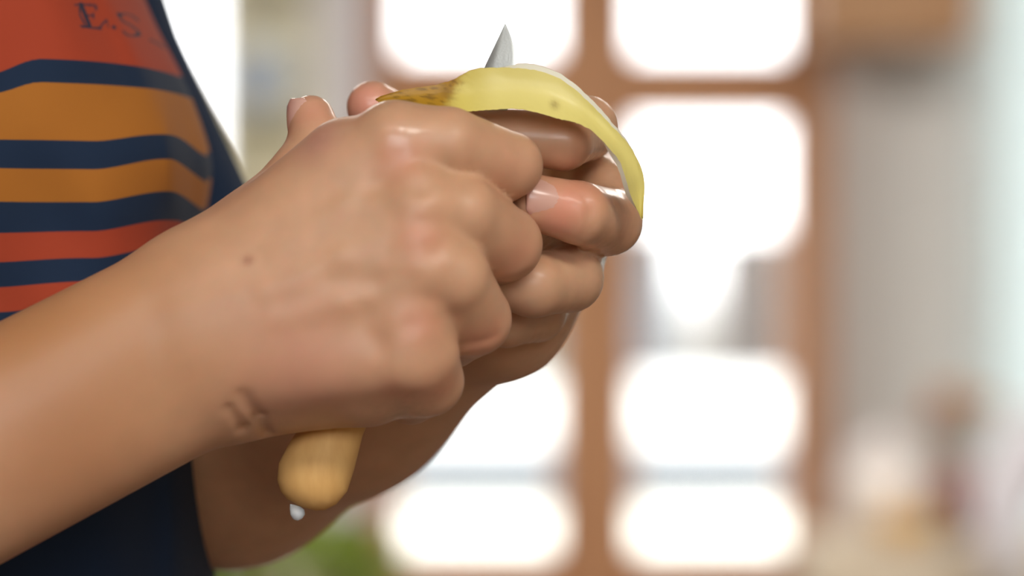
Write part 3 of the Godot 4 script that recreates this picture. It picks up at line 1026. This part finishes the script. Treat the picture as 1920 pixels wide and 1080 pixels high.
func stripe_texture() -> ImageTexture:
	# one texel per photograph pixel: across from x = -200 to 440, down from -300 to 1000
	var im := Image.create(640, 1300, false, Image.FORMAT_RGB8)
	var navy := Color(0.125, 0.185, 0.28)
	var red := Color(0.66, 0.27, 0.175)
	var orange := Color(0.68, 0.43, 0.17)
	im.fill(navy)
	for b in [[-300, 122, red], [165, 271, orange], [323, 383, orange], [436, 485, red], [528, 573, red]]:
		im.fill_rect(Rect2i(0, b[0] + 300, 640, b[1] - b[0]), b[2])
	# the print: a worn serif «E», a dot and an «S»
	var ink := navy.lerp(red, 0.12)
	var faint := navy.lerp(red, 0.35)
	var stroke := func(pts: Array, r0: float, r1: float, c: Color):
		for i in pts.size() - 1:
			var n := int(pts[i].distance_to(pts[i + 1]) * 2.0) + 1
			for k in n:
				var p: Vector2 = pts[i].lerp(pts[i + 1], float(k) / n)
				var r := lerpf(r0, r1, (i + float(k) / n) / (pts.size() - 1))
				for yy in range(int(p.y - r), int(p.y + r) + 1):
					for xx in range(int(p.x - r), int(p.x + r) + 1):
						if Vector2(xx, yy).distance_to(p) <= r:
							im.set_pixel(clampi(xx + 200, 0, 639), clampi(yy + 300, 0, 1299), c)
	stroke.call([Vector2(160, 13), Vector2(167, 30), Vector2(177, 55)], 3.2, 3.0, ink)
	stroke.call([Vector2(164, 14), Vector2(158, 20), Vector2(161, 36), Vector2(171, 55)], 1.0, 1.4, ink)
	stroke.call([Vector2(152, 16), Vector2(165, 13), Vector2(182, 12), Vector2(184, 20)], 1.5, 2.0, ink)
	stroke.call([Vector2(168, 33), Vector2(180, 33)], 1.5, 1.5, ink)
	stroke.call([Vector2(180, 28), Vector2(181, 38)], 1.2, 1.2, ink)
	stroke.call([Vector2(166, 57), Vector2(194, 57)], 2.0, 2.0, ink)
	stroke.call([Vector2(163, 55), Vector2(178, 57), Vector2(192, 55), Vector2(197, 45), Vector2(202, 38)], 1.3, 1.6, ink)
	stroke.call([Vector2(202, 38), Vector2(204, 46), Vector2(206, 53)], 1.0, 1.0, faint)
	stroke.call([Vector2(214, 51), Vector2(215, 52)], 3.4, 3.4, ink)
	stroke.call([Vector2(244, 26), Vector2(236, 19), Vector2(226, 19), Vector2(220, 27), Vector2(226, 36), Vector2(240, 42), Vector2(250, 51), Vector2(247, 61), Vector2(236, 63), Vector2(229, 56)], 1.8, 1.8, faint)
	stroke.call([Vector2(219, 23), Vector2(221, 25)], 3.0, 3.0, ink)
	stroke.call([Vector2(249, 57), Vector2(251, 56)], 3.2, 3.2, ink)
	stroke.call([Vector2(266, 60), Vector2(282, 66)], 2.0, 2.0, faint)
	return ImageTexture.create_from_image(im)

func build_shirt(person: Node3D, at0: Vector3) -> void:
	var m := mat(Color.WHITE, 0.85)
	m.albedo_texture = stripe_texture()
	m.texture_repeat = false
	m.rim_enabled = true
	m.rim = 0.08
	m.metallic_specular = 0.3
	m.rim_tint = 0.6
	# an even knit, fine relief
	var rows := []
	var uvs := []
	var seg := 132
	for j in 120:
		var py := lerpf(2100.0, -1000.0, j / 119.0)
		if j > 20 and j < 112:
			py = lerpf(1150.0, -150.0, (j - 20) / 92.0)
		elif j >= 112:
			py = lerpf(-150.0, -1150.0, (j - 111) / 8.0)
		else:
			py = lerpf(2100.0, 1150.0, j / 20.0)
		var xr := curve(EDGE, py)
		# the plan of the body at this height, x in pixels from the front edge, z in mm; the front edge bulges over the belly
		var k := smoothstep(60.0, 300.0, py) * (1.0 - smoothstep(480.0, 760.0, py))
		var near := smoothstep(-900.0, 200.0, py) * 10.0
		var shoulder := 1.0 - smoothstep(-1150.0, -650.0, py)
		var plan := [
			Vector2(0, -138), Vector2(-10 - 6 * k, -112), Vector2(-40, -84 + 2 * k), Vector2(-78, -72 + 6 * k), Vector2(-150, -60 + near), Vector2(-250, -52 + near), Vector2(-400, -44 + near), Vector2(-700, -34),
			Vector2(-1050, -44), Vector2(-1320, -90), Vector2(-1400, -160), Vector2(-1320, -240), Vector2(-1000, -290), Vector2(-600, -300), Vector2(-250, -280), Vector2(-60, -225), Vector2(-8, -170)]
		var ring := PackedVector3Array()
		var uv := PackedVector2Array()
		for i in seg:
			# more points along the visible front
			var t := float(i) / seg
			var n := plan.size()
			var x := t * n
			var a := int(x) % n
			var f := x - int(x)
			var p0: Vector2 = plan[(a + n - 1) % n]
			var p1: Vector2 = plan[a]
			var p2: Vector2 = plan[(a + 1) % n]
			var p3: Vector2 = plan[(a + 2) % n]
			var q := p1.cubic_interpolate(p2, p0, p3, f)
			var cx := -700.0
			q.x = lerpf(q.x, cx, 0.72 * shoulder * shoulder)
			q.y = lerpf(q.y, -165.0, 0.35 * shoulder * shoulder)
			var px := xr + q.x
			# soft folds in the knit
			var z: float = q.y
			if q.y > -150.0:
				z += 2.2 * sin(px * 0.018 + py * 0.006) * smoothstep(0.0, -120.0, q.x) + 1.5 * sin(py * 0.02 - px * 0.03) * smoothstep(0.0, -120.0, q.x)
				# the tuck near the front edge, from (305,120) to (332,460)
				var fold := px - curve([Vector2(100, 292), Vector2(260, 318), Vector2(460, 331)], py)
				z += 3.2 * exp(-fold * fold / 160.0) * k
				z -= 2.6 * exp(-(fold - 22.0) * (fold - 22.0) / 140.0) * k
				z -= 5.0 * exp(-(px - 40.0) * (px - 40.0) / 3000.0) * exp(-(py - 140.0) * (py - 140.0) / 9000.0)
			var v := H(px, py, -80.0)
			ring.append(W(Vector3(v.x, v.y, z)))
			var front_side := t < 0.62
			uv.append(Vector2((px + 200.0) / 640.0 if front_side else 0.02, (py - (drape(px, py) if front_side else 0.0) + 300.0) / 1300.0))
		rows.append(ring)
		uvs.append(uv)
	var mesh := loft(rows, true, true, uvs)
	var sh := put("t_shirt", mesh, m, person, at0)
	sh.set_meta("label", "navy t-shirt with orange and red stripes")
	var navy := mat(Color(0.125, 0.185, 0.28), 0.85)
	navy.rim_enabled = true
	navy.rim = 0.08
	navy.metallic_specular = 0.3
	navy.rim_tint = 0.6
	relief(navy, noise_tex(0.05, 3, 256, 9), 0.03, 30.0)
	# left sleeve, hanging from the shoulder behind the chest
	put("sleeve", tube([W(H(-40, -900, -260)), W(H(-30, -500, -255)), W(H(10, -150, -245)), W(H(56, 40, -238)), W(H(100, 160, -230)), W(H(152, 290, -222)), W(H(196, 400, -214)), W(H(232, 500, -208)), W(H(262, 585, -202))], [0.06, 0.062, 0.056, 0.052, 0.051, 0.052, 0.053, 0.055, 0.057], 40), navy, sh)
	# right sleeve, outside the picture
	put("sleeve", tube([W(H(-560, -950, -10)), W(H(-590, -600, 5)), W(H(-620, -200, 25)), W(H(-640, 150, 40))], [0.056, 0.062, 0.064, 0.066], 32), navy, sh)
	# trousers and shoes, below the picture
	var tr := mat(Color(0.2, 0.21, 0.24), 0.9)
	for s in [-1, 1]:
		var z: float = -0.155 + 0.075 * s
		put("trouser_leg", tube([Vector3(-0.235, 0.93, z), Vector3(-0.235, 0.72, z), Vector3(-0.23, 0.45, z), Vector3(-0.24, 0.06, z)], [0.09, 0.085, 0.066, 0.055], 24), tr, person, at0)
		put("shoe", tube([Vector3(-0.30, 0.04, z), Vector3(-0.28, 0.042, z), Vector3(-0.2, 0.042, z), Vector3(-0.1, 0.036, z), Vector3(-0.04, 0.03, z), Vector3(-0.025, 0.028, z)], [0.02, 0.038, 0.042, 0.036, 0.028, 0.01], 20), mat(Color(0.12, 0.12, 0.13), 0.6), person, at0)

# ---------------------------------------------------------------- knife, potato and peel
func build_knife_and_potato() -> void:
	var tip := H(947, 45, -8)
	var butt := H(574, 925, 10)
	var axis := (tip - butt).normalized()
	var knife := thing("paring_knife", "small paring knife with a wooden handle in the near fist", "knife", W(butt))
	var at0 := -W(butt)
	var steel := mat(Color(0.74, 0.76, 0.76), 0.42, 0.75)
	# blade: outline across (the cutting edge on the right) and along, in mm from the tip
	var side := axis.cross(Vector3(-0.40, 0, 1)).normalized()    # to the right in the picture
	var face := side.cross(axis).normalized()
	var rows := []
	for j in 30:
		var d := 82.0 * pow(j / 29.0, 1.5)
		var half_l := 0.25 + minf(d * 0.05, 2.6) * 1.0
		var right := 0.25 + 14.0 * (1.0 - exp(-d / 11.5)) - 0.02 * d
		var left := -half_l * 0.4
		var th := 0.9 * smoothstep(0.0, 14.0, d) + 0.12
		var c := tip - axis * d
		var ring := PackedVector3Array()
		for q in [Vector2(left, 0.46), Vector2(left + 0.08, 0.5), Vector2(lerpf(left, right, 0.3), 0.42), Vector2(lerpf(left, right, 0.6), 0.33), Vector2(lerpf(left, right, 0.86), 0.22), Vector2(lerpf(left, right, 0.9), 0.2), Vector2(right - 0.04, 0.03), Vector2(right, 0.0), Vector2(right - 0.04, -0.03), Vector2(lerpf(left, right, 0.9), -0.2), Vector2(lerpf(left, right, 0.86), -0.22), Vector2(lerpf(left, right, 0.5), -0.36), Vector2(left + 0.08, -0.5), Vector2(left, -0.46)]:
			ring.append(W(c + side * q.x + face * (q.y * th * 1.4)))
		rows.append(ring)
	steel.heightmap_enabled = true
	relief(steel, noise_tex(0.09, 3, 256, 31), 0.004, 40.0)
	put("blade", loft(rows), steel, knife, at0)
	var hw := wood_mat(Color(0.93, 0.75, 0.47), Color(0.86, 0.66, 0.39), 0.68, Vector3(40, 12, 40), 41)
	rows = []
	var prof := [Vector2(0.0, 0.4), Vector2(0.6, 5.0), Vector2(2.0, 7.8), Vector2(5.0, 10.4), Vector2(10.0, 12.0), Vector2(17.0, 11.4), Vector2(28.0, 9.6), Vector2(45.0, 9.4), Vector2(65.0, 9.6), Vector2(85.0, 8.6), Vector2(96.0, 7.6), Vector2(98.0, 5.0), Vector2(98.5, 0.4)]
	for p in prof:
		var c: Vector3 = butt - axis * 4.5 + axis * p.x
		var ring := PackedVector3Array()
		for k in 28:
			var a := TAU * k / 28
			ring.append(W(c + side * (cos(a) * p.y) + face * (sin(a) * p.y * 0.85)))
		rows.append(ring)
	put("handle", loft(rows), hw, knife, at0)
	# drop of water under the handle
	var dp := H(557, 961, 11)
	var drop := put("water_drop", lathe([Vector2(0.0001, -0.0019), Vector2(0.0012, -0.0016), Vector2(0.0018, -0.0006), Vector2(0.0016, 0.0006), Vector2(0.0008, 0.0018), Vector2(0.0001, 0.0026)], 20), null, self, W(dp))
	var wet := mat(Color(0.95, 0.98, 1.0, 0.45), 0.03)
	wet.refraction_enabled = true
	wet.refraction_scale = 0.033
	drop.material_override = wet
	drop.rotation.z = 0.7
	drop.scale = Vector3.ONE * 1.3
	tag(drop, "clear water drop hanging from the knife handle's end", "water drop")
	# potato, mostly behind the near hand
	var st := SurfaceTool.new()
	var c := H(822, 322, -34)
	var lump := FastNoiseLite.new()
	lump.frequency = 0.03
	rows = []
	for j in 33:
		var v := -PI / 2 + PI * clampf(j / 32.0, 0.004, 0.996)
		var ring := PackedVector3Array()
		for k in 44:
			var a := TAU * k / 44
			var d := Vector3(cos(a) * cos(v), sin(v), sin(a) * cos(v))
			var r := 1.0 + 0.10 * lump.get_noise_3dv(d * 22.0)
			ring.append(W(c + d * Vector3(20.0, 22.0, 21.0) * r))
		rows.append(ring)
	var pm := mat(Color(0.88, 0.80, 0.40), 0.35)
	pm.subsurf_scatter_enabled = true
	pm.subsurf_scatter_strength = 0.2
	var pot := put("potato", loft(rows), pm, self)
	tag(pot, "half hidden yellow potato held between the two hands", "potato")
	# the strip of peel
	var up := [Vector3(703, 186, 6), Vector3(735, 173, 7), Vector3(775, 165, 8), Vector3(820, 158, 9), Vector3(852, 149, 10), Vector3(872, 137, 11), Vector3(900, 128, 12), Vector3(950, 127, 13), Vector3(1000, 131, 14), Vector3(1045, 145, 14), Vector3(1083, 172, 14), Vector3(1118, 205, 13), Vector3(1150, 240, 12), Vector3(1180, 272, 10), Vector3(1200, 310, 8), Vector3(1208, 345, 6), Vector3(1206, 385, 5), Vector3(1205, 410, 4)]
	var low := [Vector3(712, 194, 10), Vector3(742, 198, 12), Vector3(780, 204, 14), Vector3(820, 209, 15), Vector3(860, 210, 16), Vector3(890, 208, 16), Vector3(930, 205, 17), Vector3(975, 205, 18), Vector3(1018, 214, 19), Vector3(1050, 223, 19), Vector3(1080, 230, 18), Vector3(1110, 246, 17), Vector3(1140, 275, 16), Vector3(1162, 305, 14), Vector3(1175, 340, 12), Vector3(1184, 370, 9), Vector3(1195, 396, 6), Vector3(1204, 412, 4)]
	st.begin(Mesh.PRIMITIVE_TRIANGLES)
	st.set_smooth_group(0)
	var flesh := lin(Color(0.95, 0.90, 0.54))
	var rind := lin(Color(0.74, 0.56, 0.15))
	var spot := lin(Color(0.50, 0.36, 0.10))
	var nu := 110
	var nv := 14
	var pn := FastNoiseLite.new()
	pn.frequency = 0.09
	pn.seed = 5
	var places := PackedVector3Array()
	for side_ in 2:
		for i in nu + 1:
			var t := float(i) / nu
			var a: Vector3 = spline(up, t)
			var b: Vector3 = spline(low, t)
			for k in nv + 1:
				var f := float(k) / nv
				var q := a.lerp(b, f)
				var edge := 1.0 - pow(absf(2.0 * f - 1.0), 4.0)
				var bow := 3.0 * sin(PI * f)
				var z: float = q.z - bow * 0.6 + 0.25 * pn.get_noise_2d(q.x * 0.12, q.y * 0.12)
				if side_ == 1:
					z -= 0.8 + 1.0 * edge
				if side_ == 1:         # the rind side stands a little higher along the top: the cut edge shows
					q.y -= 10.0 * (1.0 - f) * smoothstep(930.0, 990.0, q.x) * smoothstep(1200.0, 1120.0, q.x)
					q.x -= 9.0 * f * smoothstep(1120.0, 1160.0, q.x) * smoothstep(400.0, 360.0, q.y)
				var p := H(q.x + 1.6 * pn.get_noise_2d(q.x * 0.7, 40.0 + 200.0 * f), q.y + 2.0 * pn.get_noise_2d(q.x, 100.0 + 200.0 * f), z)
				var col := flesh
				if side_ == 0:
					var bound := smoothstep(868.0, 835.0, q.x + 10.0 * pn.get_noise_2d(q.x * 0.4, q.y) + (f - 0.5) * 30.0)
					col = flesh.lerp(rind, bound)
					var brown := smoothstep(0.08, 0.4, pn.get_noise_2d(q.x * 0.35 + 50.0, q.y * 1.3)) * bound
					brown = maxf(brown, exp(-pow((q.x - 1040.0) / 8.0, 2) - pow((q.y - 196.0) / 8.0, 2)) * 0.7)
					brown = maxf(brown, exp(-pow((q.x - 838.0) / 14.0, 2) - pow((q.y - 172.0) / 14.0, 2)) * 0.6)
					col = col.lerp(spot, brown * 0.8)
					col = col.lerp(lin(Color(0.88, 0.80, 0.32)), 0.5 * smoothstep(940.0, 860.0, q.x) * (1.0 - bound))
				else:
					col = lin(Color(0.80, 0.66, 0.30)).lerp(lin(Color(0.93, 0.91, 0.80)), 1.0 - smoothstep(0.0, 0.12, minf(f, 1.0 - f)))
				st.set_color(col)
				st.add_vertex(W(p))
				places.append(W(p))
	var per := (nu + 1) * (nv + 1)
	for i in nu:
		for k in nv:
			var a := i * (nv + 1) + k
			var b := a + nv + 1
			for q in [a, b, b + 1, a, b + 1, a + 1]:
				st.add_index(q)
			for q in [a, b + 1, b, a, a + 1, b + 1]:
				st.add_index(q + per)
	st.set_smooth_group(1)
	var next := per * 2
	var pale := lin(Color(0.95, 0.94, 0.86))
	for k in [0, nv]:
		for i in nu + 1:
			for o in [0, per]:
				st.set_color(pale)
				st.add_vertex(places[i * (nv + 1) + k + o])
		for i in nu:
			var a := next + i * 2
			for q in ([a, a + 1, a + 3, a, a + 3, a + 2] if k == 0 else [a, a + 3, a + 1, a, a + 2, a + 3]):
				st.add_index(q)
		next += (nu + 1) * 2
	for k in nv:
		for i in [0, nu]:
			var a: int = i * (nv + 1) + k
			var o := [a, a + 1, a + 1 + per, a, a + 1 + per, a + per] if i == 0 else [a, a + 1 + per, a + 1, a, a + per, a + 1 + per]
			for q in o:
				st.add_index(q)
	st.generate_normals()
	var peel_m := mat(Color.WHITE, 0.5)
	peel_m.vertex_color_use_as_albedo = true
	peel_m.clearcoat_enabled = true
	peel_m.clearcoat = 0.35
	peel_m.clearcoat_roughness = 0.25
	peel_m.backlight_enabled = true
	peel_m.backlight = Color(0.55, 0.5, 0.25)
	var peel := put("potato_peel", st.commit(), peel_m, self)
	tag(peel, "curling strip of yellow potato peel arching over the far hand's fingers", "potato peel")
